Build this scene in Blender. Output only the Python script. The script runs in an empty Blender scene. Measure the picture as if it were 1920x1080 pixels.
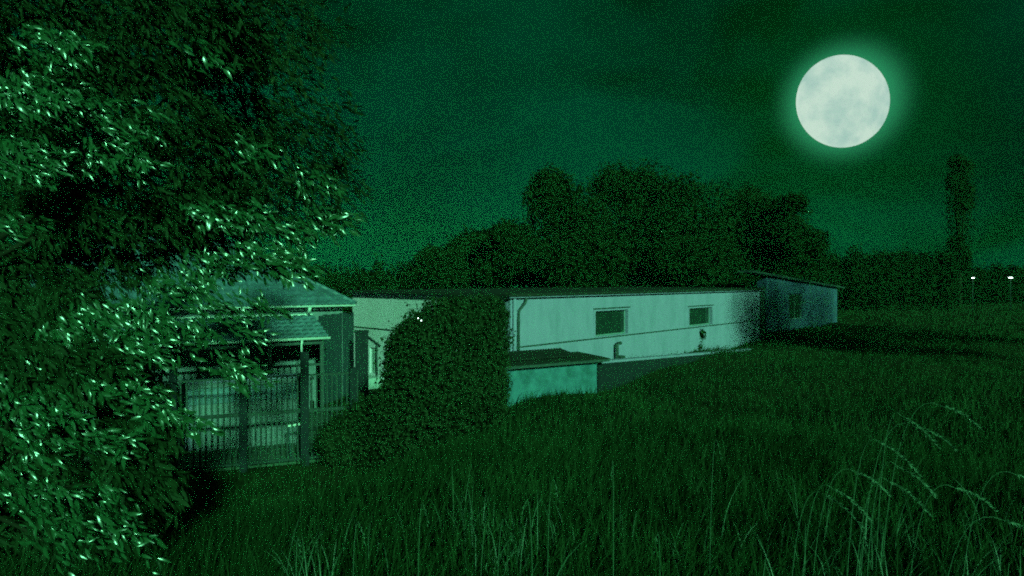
import bpy, math, random
import numpy as np
from mathutils import Vector, Matrix
rng = np.random.default_rng(7)
random.seed(7)
S = bpy.context.scene
COL = S.collection

# ------------------------------------------------------------------ camera
F = 1160.0                                   # focal length in pixels of the 1920 wide frame
EYE = Vector((0, 0, 5.0))
PITCH = math.atan(15 / F)
cam = bpy.data.cameras.new('camera'); camo = bpy.data.objects.new('camera', cam); COL.objects.link(camo)
cam.sensor_width = 36; cam.lens = 36 * F / 1920
cam.clip_start = 0.05; cam.clip_end = 12000
camo.location = EYE; camo.rotation_euler = (math.radians(90) - PITCH, 0, 0)
S.camera = camo
CR = Matrix.Rotation(math.radians(90) - PITCH, 3, 'X')

def ray(px, py):
    return (CR @ Vector(((px - 960) / F, (540 - py) / F, -1))).normalized()
def at(px, py, Y):
    d = ray(px, py); return EYE + d * (Y / d.y)

# ------------------------------------------------------------------ sky, sun, exposure
SUN_EL = math.radians(20.0)
SUN_AZ = math.radians(22.0)                   # towards +x, measured at the camera looking back (-Y)
sdir = Vector((math.sin(SUN_AZ) * math.cos(SUN_EL), -math.cos(SUN_AZ) * math.cos(SUN_EL), math.sin(SUN_EL)))
w = bpy.data.worlds.new('World'); S.world = w; w.use_nodes = True
nt = w.node_tree; N = nt.nodes; L = nt.links; N.clear()
def nd(t, **k):
    n = N.new(t)
    for a, b in k.items(): setattr(n, a, b)
    return n
def math_(op, a, b=None, c=None):
    n = nd('ShaderNodeMath', operation=op)
    for i, v in enumerate((a, b, c)):
        if v is None: continue
        if isinstance(v, (int, float)): n.inputs[i].default_value = v
        else: L.new(v, n.inputs[i])
    return n.outputs[0]
def mixc(f, a, b, mode='MIX'):
    n = nd('ShaderNodeMix', data_type='RGBA', blend_type=mode)
    for s, v in ((n.inputs[0], f), (n.inputs[6], a), (n.inputs[7], b)):
        if isinstance(v, (int, float)): s.default_value = v
        elif isinstance(v, tuple): s.default_value = (*v, 1)
        else: L.new(v, s)
    return n.outputs[2]
tc = nd('ShaderNodeTexCoord')
sky = nd('ShaderNodeTexSky', sky_type='NISHITA', sun_disc=False)
sky.sun_elevation = SUN_EL
sky.sun_rotation = math.atan2(sdir.x, sdir.y)
bw = nd('ShaderNodeRGBToBW'); L.new(sky.outputs[0], bw.inputs[0])
lum = math_('POWER', bw.outputs[0], 0.12)
def facing(d, lo, hi, expo=1.0):
    """0..1 towards direction d, between angles lo (1) and hi (0) in degrees"""
    vm = nd('ShaderNodeVectorMath', operation='DOT_PRODUCT'); L.new(tc.outputs['Generated'], vm.inputs[0]); vm.inputs[1].default_value = d
    ang = math_('ARCCOSINE', math_('MINIMUM', vm.outputs['Value'], 0.999999))
    mr = nd('ShaderNodeMapRange', interpolation_type='SMOOTHSTEP'); L.new(ang, mr.inputs[0])
    mr.inputs[1].default_value = math.radians(lo); mr.inputs[2].default_value = math.radians(hi)
    mr.inputs[3].default_value = 1; mr.inputs[4].default_value = 0
    return math_('POWER', mr.outputs[0], expo) if expo != 1 else mr.outputs[0]
noi = nd('ShaderNodeTexNoise'); noi.inputs['Scale'].default_value = 2.6; noi.inputs['Detail'].default_value = 4
noi.inputs['Distortion'].default_value = 0.6
mp = nd('ShaderNodeMapping'); mp.inputs['Location'].default_value = (3.1, 0.4, 1.7); mp.inputs['Scale'].default_value = (1.3, 1, 2.6); mp.inputs['Rotation'].default_value = (0, math.radians(24), 0)
L.new(tc.outputs['Generated'], mp.inputs[0]); L.new(mp.outputs[0], noi.inputs['Vector'])
cr = nd('ShaderNodeValToRGB'); L.new(noi.outputs[0], cr.inputs[0])
cr.color_ramp.elements[0].position = 0.40; cr.color_ramp.elements[0].color = (0.000, 0.11, 0.018, 1)
cr.color_ramp.elements[1].position = 0.60; cr.color_ramp.elements[1].color = (0.001, 0.38, 0.170, 1)
c1 = mixc(math_('MULTIPLY', facing(ray(1860, 200), 2, 13), 0.75), cr.outputs[0], (0.0005, 0.11, 0.05))
c1 = mixc(math_('MULTIPLY', facing(ray(960, 90), 2, 20), 0.5), c1, (0.002, 0.47, 0.20))
c1 = mixc(math_('MULTIPLY', facing(ray(780, 400), 2, 22), 0.6), c1, (0.002, 0.24, 0.13))
c1 = mixc(math_('MULTIPLY', facing(ray(1330, 30), 2, 14), 0.5), c1, (0.0005, 0.16, 0.04))
c1 = mixc(1.0, c1, lum, 'MULTIPLY')
MOON = ray(1580, 190)
c1 = mixc(math_('MULTIPLY', facing(MOON, 3, 14), 0.75), c1, (0.002, 0.34, 0.05))
g1 = mixc(1.0, (0.2, 2.1, 0.95), facing(MOON, 2.9, 7.0, 3.4), 'MULTIPLY')
c2 = mixc(1.0, c1, g1, 'ADD')
bg = nd('ShaderNodeBackground'); L.new(c2, bg.inputs[0]); bg.inputs[1].default_value = 0.100
wo = nd('ShaderNodeOutputWorld'); L.new(bg.outputs[0], wo.inputs[0])

sl = bpy.data.lights.new('sun', 'SUN'); slo = bpy.data.objects.new('sun', sl); COL.objects.link(slo)
sl.energy = 4.4; sl.angle = math.radians(3.0); sl.color = (0.22, 1.0, 0.46)
slo.rotation_euler = sdir.to_track_quat('Z', 'Y').to_euler()
slo.location = sdir * 80
S.view_settings.view_transform = 'Standard'; S.view_settings.look = 'None'
S.view_settings.exposure = 0; S.view_settings.gamma = 1; S.view_settings.use_curve_mapping = False
S.render.engine = 'CYCLES'
S.cycles.use_denoising = False
S.cycles.use_adaptive_sampling = True; S.cycles.adaptive_threshold = 0.14; S.cycles.adaptive_min_samples = 20
S.cycles.max_bounces = 6; S.cycles.diffuse_bounces = 2; S.cycles.volume_bounces = 0; S.cycles.glossy_bounces = 2
S.cycles.pixel_filter_type = 'BLACKMAN_HARRIS'; S.cycles.filter_width = 1.9

# ------------------------------------------------------------------ helpers
def link(o, parent=None):
    COL.objects.link(o)
    if parent is not None: o.parent = parent
    return o
def tag(o, label=None, cat=None, group=None, kind=None):
    if label: o['label'] = label
    if cat: o['category'] = cat
    if group: o['group'] = group
    if kind: o['kind'] = kind
    return o
def empty(name, loc, rz=0):
    o = bpy.data.objects.new(name, None); o.empty_display_size = 0.2
    COL.objects.link(o); o.location = loc; o.rotation_euler = (0, 0, rz); return o

class MB:
    def __init__(s): s.v = []; s.f = []
    def add(s, vs, fs):
        o = len(s.v); s.v += [tuple(v) for v in vs]; s.f += [tuple(i + o for i in f) for f in fs]; return s
    def box(s, x0, x1, y0, y1, z0, z1, bev=0.0):
        b = min(bev, (x1 - x0) / 3, (y1 - y0) / 3, (z1 - z0) / 3)
        if b <= 0:
            v = [(x, y, z) for z in (z0, z1) for y in (y0, y1) for x in (x0, x1)]
            return s.add(v, [(0, 2, 3, 1), (4, 5, 7, 6), (0, 1, 5, 4), (2, 6, 7, 3), (0, 4, 6, 2), (1, 3, 7, 5)])
        # bevelled on the vertical and top edges
        ring = [(x0 + b, y0), (x1 - b, y0), (x1, y0 + b), (x1, y1 - b), (x1 - b, y1), (x0 + b, y1), (x0, y1 - b), (x0, y0 + b)]
        cx, cy = (x0 + x1) / 2, (y0 + y1) / 2
        ins = [(cx + (x - cx) * (1 - 2 * b / (x1 - x0)), cy + (y - cy) * (1 - 2 * b / (y1 - y0))) for x, y in ring]
        v = [(x, y, z0) for x, y in ring] + [(x, y, z1 - b) for x, y in ring] + [(x, y, z1) for x, y in ins]
        f = [tuple(range(7, -1, -1)), tuple(range(16, 24))]
        for k in range(8):
            j = (k + 1) % 8
            f += [(k, j, 8 + j, 8 + k), (8 + k, 8 + j, 16 + j, 16 + k)]
        return s.add(v, f)
    def tube(s, pts, r, n=8, r1=None, cap=True):
        pts = [Vector(p) for p in pts]; r1 = r if r1 is None else r1; o = len(s.v); m = len(pts)
        for i, p in enumerate(pts):
            t = (pts[min(i + 1, m - 1)] - pts[max(i - 1, 0)]).normalized()
            u = t.cross(Vector((0.1, 0.2, 1)).normalized()); u = u.normalized() if u.length > 1e-3 else Vector((1, 0, 0))
            b = t.cross(u); rr = r + (r1 - r) * i / max(1, m - 1)
            for k in range(n):
                a = 2 * math.pi * k / n; q = p + u * math.cos(a) * rr + b * math.sin(a) * rr; s.v.append(tuple(q))
        for i in range(m - 1):
            for k in range(n):
                a, b2 = o + i * n + k, o + i * n + (k + 1) % n
                s.f.append((a, b2, b2 + n, a + n))
        if cap: s.f.append(tuple(o + n - 1 - k for k in range(n))); s.f.append(tuple(o + (m - 1) * n + k for k in range(n)))
        return s
    def prism(s, poly, z0, z1):
        """poly in xy, extruded in z"""
        n = len(poly); v = [(x, y, z0) for x, y in poly] + [(x, y, z1) for x, y in poly]
        f = [tuple(range(n - 1, -1, -1)), tuple(range(n, 2 * n))] + [(k, (k + 1) % n, n + (k + 1) % n, n + k) for k in range(n)]
        return s.add(v, f)
    def mesh(s, name, smooth=False):
        me = bpy.data.meshes.new(name); me.from_pydata(s.v, [], s.f); me.validate()
        if smooth: me.polygons.foreach_set('use_smooth', [True] * len(me.polygons))
        return me
    def build(s, name, mat, parent=None, smooth=False, loc=None):
        me = s.mesh(name, smooth); me.materials.append(mat)
        o = link(bpy.data.objects.new(name, me), parent)
        if loc is not None: o.location = loc
        return o

def np_mesh(name, verts, faces, mat, smooth=False):
    """verts (n,3), faces (m,k) numpy"""
    me = bpy.data.meshes.new(name); n, (m, k) = len(verts), faces.shape
    me.vertices.add(n); me.vertices.foreach_set('co', verts.astype(np.float32).ravel())
    me.loops.add(m * k); me.loops.foreach_set('vertex_index', faces.astype(np.int32).ravel())
    me.polygons.add(m); me.polygons.foreach_set('loop_start', np.arange(0, m * k, k, dtype=np.int32))
    me.polygons.foreach_set('loop_total', np.full(m, k, dtype=np.int32))
    if smooth: me.polygons.foreach_set('use_smooth', np.ones(m, dtype=bool))
    me.materials.append(mat); me.update(calc_edges=True)
    return me

# ------------------------------------------------------------------ materials
def mat(name, c1, c2=None, scale=6.0, rough=0.8, spec=0.3, bump=0.0, bscale=60.0, detail=5, metal=0.0, dirt=None, dscale=1.2, cmap=(1, 1, 1)):
    m = bpy.data.materials.new(name); m.use_nodes = True; t = m.node_tree; p = t.nodes['Principled BSDF']
    p.inputs['Roughness'].default_value = rough; p.inputs['Specular IOR Level'].default_value = spec; p.inputs['Metallic'].default_value = metal
    co = t.nodes.new('ShaderNodeTexCoord'); mpn = t.nodes.new('ShaderNodeMapping'); mpn.inputs['Scale'].default_value = cmap
    t.links.new(co.outputs['Object'], mpn.inputs[0])
    n = t.nodes.new('ShaderNodeTexNoise'); n.inputs['Scale'].default_value = scale; n.inputs['Detail'].default_value = detail
    t.links.new(mpn.outputs[0], n.inputs['Vector'])
    r = t.nodes.new('ShaderNodeValToRGB'); t.links.new(n.outputs[0], r.inputs[0])
    r.color_ramp.elements[0].position = 0.32; r.color_ramp.elements[1].position = 0.68
    r.color_ramp.elements[0].color = (*c1, 1); r.color_ramp.elements[1].color = (*(c2 or c1), 1)
    out = r.outputs[0]
    if dirt:
        n2 = t.nodes.new('ShaderNodeTexNoise'); n2.inputs['Scale'].default_value = dscale; n2.inputs['Detail'].default_value = 7; n2.inputs['Roughness'].default_value = 0.65
        t.links.new(mpn.outputs[0], n2.inputs['Vector'])
        r2 = t.nodes.new('ShaderNodeValToRGB'); t.links.new(n2.outputs[0], r2.inputs[0])
        r2.color_ramp.elements[0].position = 0.48; r2.color_ramp.elements[0].color = (0, 0, 0, 1); r2.color_ramp.elements[1].position = 0.72; r2.color_ramp.elements[1].color = (1, 1, 1, 1)
        mx = t.nodes.new('ShaderNodeMix'); mx.data_type = 'RGBA'
        t.links.new(r2.outputs[0], mx.inputs[0]); t.links.new(out, mx.inputs[6]); mx.inputs[7].default_value = (*dirt, 1); out = mx.outputs[2]
    t.links.new(out, p.inputs['Base Color'])
    if bump:
        n3 = t.nodes.new('ShaderNodeTexNoise'); n3.inputs['Scale'].default_value = bscale; n3.inputs['Detail'].default_value = 3
        t.links.new(mpn.outputs[0], n3.inputs['Vector'])
        b = t.nodes.new('ShaderNodeBump'); b.inputs['Strength'].default_value = bump; b.inputs['Distance'].default_value = 0.02
        t.links.new(n3.outputs[0], b.inputs['Height']); t.links.new(b.outputs[0], p.inputs['Normal'])
    return m
def emis(name, c, s):
    m = bpy.data.materials.new(name); m.use_nodes = True; p = m.node_tree.nodes['Principled BSDF']
    p.inputs['Emission Color'].default_value = (*c, 1); p.inputs['Emission Strength'].default_value = s; p.inputs['Base Color'].default_value = (.5, .5, .5, 1)
    return m
M = {}
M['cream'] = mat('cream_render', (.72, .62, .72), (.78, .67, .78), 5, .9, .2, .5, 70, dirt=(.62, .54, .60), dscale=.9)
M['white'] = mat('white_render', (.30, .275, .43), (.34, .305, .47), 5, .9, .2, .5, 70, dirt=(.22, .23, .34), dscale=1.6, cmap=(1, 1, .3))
M['patchy'] = mat('stained_render', (.05, .14, .18), (.08, .22, .27), 3, .9, .2, .6, 40, dirt=(.02, .08, .08), dscale=2.2)
M['grey_wall'] = mat('grey_render', (.05, .09, .17), (.08, .13, .23), 2, .9, .2, .4, 40, dirt=(.07, .12, .12), dscale=1.5)
M['housewall'] = mat('house_render', (.16, .20, .22), (.22, .26, .28), 3, .9, .2, .4, 50, dirt=(.08, .12, .11), dscale=1.6)
M['trim'] = mat('dark_trim', (.03, .05, .05), (.05, .08, .07), 8, .6, .3)
M['lighttrim'] = mat('pale_trim', (.34, .4, .4), (.44, .48, .46), 8, .6, .4)
M['frame'] = mat('window_frame', (.16, .24, .24), (.22, .3, .3), 8, .5, .4)
M['glass'] = mat('dark_glass', (.012, .025, .022), (.02, .045, .035), 3, .12, .5)
M['roofdark'] = mat('felt_roof', (.012, .018, .012), (.022, .03, .02), 4, .85, .3, .4, 40)
M['tile'] = mat('clay_tile', (.07, .13, .17), (.13, .22, .27), 7, .55, .5, .4, 30, dirt=(.05, .09, .10), dscale=2.5)
M['gutter'] = mat('white_gutter', (.6, .7, .66), (.78, .82, .78), 9, .35, .6)
M['iron'] = mat('painted_iron', (.012, .03, .024), (.025, .05, .04), 12, .6, .3)
M['pillar'] = mat('dark_pillar', (.010, .018, .02), (.02, .03, .032), 7, .9, .2, .5, 30)
M['paving'] = mat('yard_paving', (.05, .10, .07), (.10, .16, .11), 4, .9, .2, .5, 20, dirt=(.03, .06, .03))
M['timber'] = mat('dark_timber', (.015, .035, .04), (.04, .075, .08), 3, .8, .2, .6, 30, cmap=(6, 6, .6))
M['ground'] = mat('earth', (.014, .026, .007), (.026, .042, .012), 1.5, 1, .1, .8, 12)
M['leaf'] = mat('lit_glossy_leaf', (.010, .045, .012), (.024, .085, .034), 14, .25, .6)  # lit copy of the leaf, used in the bright clumps
M['leafdull'] = mat('shaded_leaf', (.007, .022, .006), (.014, .038, .011), 9, .7, .12)  # darker, duller copy of the same leaf: shade of the dark clumps in colour
M['bush'] = mat('bush_leaf', (.008, .026, .006), (.020, .046, .014), 4, .75, .15)
M['fartree'] = mat('tree_leaf', (.006, .020, .005), (.012, .030, .009), .35, .95, .05)
M['grass'] = mat('grass_blade', (.006, .024, .005), (.018, .056, .015), .55, .75, .1)
M['straw'] = mat('dry_grass', (.045, .11, .06), (.09, .18, .10), 3, .5, .4)
M['straw_dim'] = mat('dim_dry_grass', (.02, .06, .02), (.04, .09, .035), 3, .7, .2)
M['bark'] = mat('bark', (.010, .014, .006), (.02, .025, .012), 6, .95, .1, .9, 25)
M['bulb'] = emis('lit_bulb', (.8, 1.0, .95), 6.0)
M['plank'] = mat('pale_board', (.6, .66, .6), (.78, .8, .74), 6, .6, .4)

# ------------------------------------------------------------------ terrain
def sm(x, a, b):
    t = np.clip((np.asarray(x, float) - a) / (b - a), 0, 1); return t * t * (3 - 2 * t)
def gh(x, y):
    x = np.asarray(x, float); y = np.asarray(y, float)
    right = sm(x - 0.10 * y, -4.3, -0.7)                     # 0 = low yard on the left, 1 = field on the right
    low = 1.10 + 0.95 * right
    edge = 2.2 + 1.0 * right
    bank = 1 - sm(y, edge, edge + 9.5 + 2.5 * right)
    z = low + (2.95 - low) * bank
    z = z + 0.5 * sm(x, 7, 17) * (1 - sm(y, 11, 17)) * (1 - bank)
    bump = 0.06 * np.sin(x * 1.3 + y * .4) + .05 * np.sin(y * 1.1 - x * .7) + .10 * np.sin(x * .31 + 1) * np.sin(y * .27)
    flat = right * 0.9 + .1
    z = z + bump * flat
    z = z + 0.7 * sm(y, 60, 150)
    return z
GX = np.concatenate([-np.geomspace(150, 14, 34), np.linspace(-13, 22, 120), np.geomspace(23, 150, 34)])
GY = np.concatenate([-np.geomspace(60, 4, 12), np.linspace(-3, 36, 130), np.geomspace(37, 160, 40)])
X, Yg = np.meshgrid(GX, GY); Z = gh(X, Yg)
V = np.stack([X.ravel(), Yg.ravel(), Z.ravel()], 1)
nx, ny = len(GX), len(GY)
i = (np.arange(ny - 1)[:, None] * nx + np.arange(nx - 1)[None, :]).ravel()
Fq = np.stack([i, i + 1, i + nx + 1, i + nx], 1)
go = link(bpy.data.objects.new('ground', np_mesh('ground', V, Fq, M['ground'], True))); tag(go, 'dark grassy ground sloping from the bank down to the yard', kind='structure')

# ------------------------------------------------------------------ moon
mb = MB(); R = 86 / F * 4000; nu, nv = 64, 32
for a in range(nv + 1):
    th = math.pi * a / nv
    for b in range(nu):
        ph = 2 * math.pi * b / nu; mb.v.append((R * math.sin(th) * math.cos(ph), R * .4 * math.cos(th), R * math.sin(th) * math.sin(ph)))
for a in range(nv):
    for b in range(nu):
        mb.f.append((a * nu + b, a * nu + (b + 1) % nu, (a + 1) * nu + (b + 1) % nu, (a + 1) * nu + b))
mm = bpy.data.materials.new('moon_surface'); mm.use_nodes = True; t = mm.node_tree; t.nodes.clear()
co = t.nodes.new('ShaderNodeTexCoord'); n1 = t.nodes.new('ShaderNodeTexNoise'); n1.inputs['Scale'].default_value = 0.0062; n1.inputs['Detail'].default_value = 7; n1.inputs['Roughness'].default_value = .55
mpx = t.nodes.new('ShaderNodeMapping'); mpx.inputs['Location'].default_value = (120, 40, -60)
t.links.new(co.outputs['Object'], mpx.inputs[0]); t.links.new(mpx.outputs[0], n1.inputs['Vector'])
r = t.nodes.new('ShaderNodeValToRGB'); t.links.new(n1.outputs[0], r.inputs[0])
r.color_ramp.elements[0].position = .36; r.color_ramp.elements[0].color = (.36, .56, .49, 1)
r.color_ramp.elements[1].position = .60; r.color_ramp.elements[1].color = (.54, .71, .60, 1)
e = t.nodes.new('ShaderNodeEmission'); t.links.new(r.outputs[0], e.inputs[0]); e.inputs[1].default_value = 1.04
o = t.nodes.new('ShaderNodeOutputMaterial'); t.links.new(e.outputs[0], o.inputs[0])
mo = mb.build('moon', mm, smooth=True, loc=at(1580, 190, 4000))
tag(mo, 'full moon with faint grey patches glowing in the dark sky', 'moon')

# ------------------------------------------------------------------ long pale building
C = Vector((at(957, 556, 17.8).x, 17.8, 0)); RZ = math.radians(45.8)
bl = empty('building', C, RZ)
tag(bl, 'long low pale rendered building with two small dark windows', 'building')
LI = Matrix.Rotation(-RZ, 3, 'Z')
def local_ray(px, py): return LI @ (EYE - C), LI @ ray(px, py)
def on_front(px, py, y=0.0):
    o, d = local_ray(px, py); k = (y - o.y) / d.y; p = o + d * k; return p.x, p.z
def on_side(px, py, x=0.0):
    o, d = local_ray(px, py); k = (x - o.x) / d.x; p = o + d * k; return p.y, p.z
ZT = 4.52; ZB = 0.6; LX = on_front(1428, 560)[0]; LY = on_side(661, 560)[0]; TH = .25

def wall_grid(L0, L1, z0, z1, th, holes, axis, sgn=1):
    """wall along x (axis 'x', outside at y=0, thickness to +y) or along y (axis 'y', outside at x=0, thickness to +x)"""
    us = sorted({L0, L1, *[h[0] for h in holes], *[h[1] for h in holes]}); zs = sorted({z0, z1, *[h[2] for h in holes], *[h[3] for h in holes]})
    m = MB()
    P = (lambda u, d, z: (u, d, z)) if axis == 'x' else (lambda u, d, z: (d, u, z))
    def q(*p):
        m.add([P(*a) for a in p], [(0, 1, 2, 3)] if axis == 'x' else [(3, 2, 1, 0)])
    for a in range(len(us) - 1):
        for b in range(len(zs) - 1):
            u0, u1, w0, w1 = us[a], us[a + 1], zs[b], zs[b + 1]
            if any(h[0] <= u0 and u1 <= h[1] and h[2] <= w0 and w1 <= h[3] for h in holes): continue
            q((u0, 0, w0), (u1, 0, w0), (u1, 0, w1), (u0, 0, w1)); q((u1, th, w0), (u0, th, w0), (u0, th, w1), (u1, th, w1))
    for h in holes:
        a, b, c, d = h
        q((a, 0, c), (a, th, c), (b, th, c), (b, 0, c)); q((a, 0, d), (b, 0, d), (b, th, d), (a, th, d))
        q((a, 0, c), (a, 0, d), (a, th, d), (a, th, c)); q((b, 0, c), (b, th, c), (b, th, d), (b, 0, d))
    q((L0, 0, z0), (L0, 0, z1), (L0, th, z1), (L0, th, z0)); q((L1, 0, z0), (L1, th, z0), (L1, th, z1), (L1, 0, z1))
    q((L0, 0, z1), (L1, 0, z1), (L1, th, z1), (L0, th, z1))
    return m
def window(parent, u0, u1, z0, z1, axis='x', inset=.10, mull=True, name='window', bars=0):
    P = (lambda m, a, b, d0, d1, c, d: m.box(a, b, d0, d1, c, d)) if axis == 'x' else (lambda m, a, b, d0, d1, c, d: m.box(d0, d1, a, b, c, d))
    f = MB(); t_ = .045
    P(f, u0 + .003, u0 + t_, inset, inset + .05, z0 + .003, z1 - .003); P(f, u1 - t_, u1 - .003, inset, inset + .05, z0 + .003, z1 - .003)
    P(f, u0 + t_, u1 - t_, inset, inset + .05, z0 + .003, z0 + t_); P(f, u0 + t_, u1 - t_, inset, inset + .05, z1 - t_, z1 - .003)
    if mull: c = (u0 + u1) / 2; P(f, c - .02, c + .02, inset + .004, inset + .046, z0 + t_, z1 - t_)
    fo = f.build(name, M['frame'], parent)
    g = MB(); P(g, u0 + t_ * .8, u1 - t_ * .8, inset + .02, inset + .03, z0 + t_ * .8, z1 - t_ * .8); g.build('pane', M['glass'], fo)
    for k in range(bars):
        m = MB(); u = u0 + (u1 - u0) * (k + 1) / (bars + 1); P(m, u - .012, u + .012, inset - .05, inset - .03, z0 + .005, z1 - .005); m.build('window_bar', M['lighttrim'], fo)
    return fo
def hole_front(x0, x1, y0, y1):
    xm = (x0 + x1) / 2
    a = on_front(x0, 600)[0]; b = on_front(x1, 600)[0]; return (a, b, on_front(xm, y1)[1], on_front(xm, y0)[1])
h1 = hole_front(1116, 1177, 582, 629); h2 = hole_front(1292, 1335, 577, 614)
ZC = 3.04
h1 = (h1[0], h1[1], ZC + .05, h1[3]); h2 = (h2[0], h2[1], ZC + .05, h2[3])
fw = wall_grid(0.0, LX, ZB, ZT, TH, [h1, h2], 'x').build('wall', M['white'], bl)
hs = (on_side(705, 650)[0], on_side(693, 650)[0], on_side(700, 700)[1], on_side(700, 652)[1])
sw = wall_grid(TH, LY, ZB, ZT, TH, [hs], 'y').build('wall', M['cream'], bl); sw['label'] = 'cream coloured end wall'
MB().box(TH + .003, LX, LY - .25, LY, ZB, ZT).build('wall', M['white'], bl)
MB().box(LX - .25, LX - .003, TH + .003, LY - .253, ZB, ZT).build('wall', M['white'], bl)
for h in (h1, h2):
    wn = window(bl, *h, inset=.12, mull=False)
    MB().box(h[0] - .12, h[1] + .12, -.035, 0.0, h[3] + .07, h[3] + .105).build('lintel', M['trim'], bl)
    # pale reveal strips round the opening
    for a, b, c, d in ((h[0] - .09, h[0] - .004, h[2], h[3] + .06), (h[1] + .004, h[1] + .09, h[2], h[3] + .06)):
        MB().box(a, b, -.018, .0, c, d).build('surround', M['white'], wn)
window(bl, hs[0], hs[1], hs[2], hs[3], 'y', bars=3)
MB().box(.06, LX, -.030, -.001, ZC - .018, ZC + .018).build('string_course', M['trim'], bl)
MB().box(-.030, -.001, 0.0, LY, 3.21, 3.245).build('string_course', M['trim'], bl)
MB().box(-.22, LX + .05, -.20, LY + .12, ZT + .003, ZT + .09).build('roof', M['roofdark'], bl)
MB().box(-.18, LX, -.155, -.002, ZT - .035, ZT).build('fascia', M['white'], bl)
MB().box(-.155, -.002, .0, LY + .08, ZT - .035, ZT).build('fascia', M['cream'], bl)
# corner: pale strip, dark downpipe with an elbow
x0 = on_front(962, 600)[0]
MB().tube([(x0, -.06, 2.2), (x0, -.06, 4.46)], .05, 10).build('downpipe', M['white'], bl, True)
x1 = on_front(970, 600)[0]
MB().tube([(x1, -.05, 2.55), (x1, -.05, 3.9), (x1 + .02, -.05, 4.1), (x1 + .26, -.09, 4.36), (x1 + .28, -.1, 4.48)], .042, 8).build('downpipe', M['trim'], bl, True)
xr = LX - .12
MB().box(LX - .22, LX + .02, -.14, -.002, ZB, ZT - .05).build('corner_post', M['trim'], bl)
# side wall pipes
ys = on_side(709, 660)[0]; zc = on_side(709, 646)[1]
MB().tube([(-.05, ys, 1.5), (-.05, ys, zc)], .03, 8).build('downpipe', M['trim'], bl, True)
ya, za = on_side(690, 628); yb, zb = on_side(716, 648)
MB().tube([(-.06, ya + .3, za + .10), (-.06, yb, zb)], .022, 6).build('cable', M['trim'], bl)
ya = on_side(716, 700)[0]; yb = on_side(689, 700)[0]
MB().box(-.55, -.004, ya, yb + .3, ZB, on_side(700, 704)[1]).build('step', M['lighttrim'], bl)
# little pipe outlet and meter box on the front wall
p = on_front(1150, 645)
MB().tube([(p[0], -.16, 1.9), (p[0], -.16, p[1]), (p[0] + .05, -.16, p[1] + .03), (p[0] + .22, -.16, p[1] + .03)], .055, 8).build('standpipe', M['trim'], bl, True)
MB().box(p[0] + .14, p[0] + .42, -.22, -.003, 1.9, p[1] - .42, .01).build('meter_box', M['trim'], bl)

# ------------------------------------------------------------------ lean-to shed in front of it
A = at(950, 683, 15.6); B = at(1119, 673, 17.0)
an = math.atan2(B.y - A.y, B.x - A.x); Ls = math.hypot(B.x - A.x, B.y - A.y)
sh = empty('shed', (A.x, A.y, 0), an); tag(sh, 'low shed with stained pale wall and dark overlapping roof sheets', 'shed')
MB().box(0, Ls, 0, .15, 1.2, A.z - .05).build('wall', M['patchy'], sh)
MB().box(Ls - .15, Ls - .002, .153, 1.3, 1.2, A.z - .05).build('wall', M['patchy'], sh)
MB().box(0.002, .15, .153, 1.3, 1.2, A.z - .05).build('wall', M['patchy'], sh)
def sheet(x0, x1, x1b, y0, y1, z0, z1, name='roof_sheet'):
    n = int((x1 - x0) / .045); m = MB(); th = .02; pv = []
    for i in range(n + 1):
        for j, (yy, zz) in enumerate(((y0, z0), (y1, z1))):
            xx = x0 + ((x1 if j == 0 else x1b) - x0) * i / n
            pv.append((xx, yy, zz + .012 * math.cos(i * math.pi)))
    top = [(a, b, c + th) for a, b, c in pv]; k = len(pv); f = []
    for i in range(n):
        a = 2 * i; f += [(a, a + 1, a + 3, a + 2), (k + a, k + a + 2, k + a + 3, k + a + 1), (a, a + 2, k + a + 2, k + a), (a + 1, k + a + 1, k + a + 3, a + 3)]
    f += [(0, k, k + 1, 1), (2 * n, 2 * n + 1, k + 2 * n + 1, k + 2 * n)]
    return m.add(pv + top, f)
sheet(-.35, Ls + .30, Ls - .05, -.22, .8, A.z - .04, A.z + .06).build('roof_sheet', M['roofdark'], sh)
sheet(-.35, Ls * .80, Ls * .80, .10, 1.0, A.z + .06, A.z + .17).build('roof_sheet', M['roofdark'], sh)
MB().box(-.3, Ls + .26, -.235, -.205, A.z - .10, A.z - .035).build('fascia', M['trim'], sh)

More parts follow.
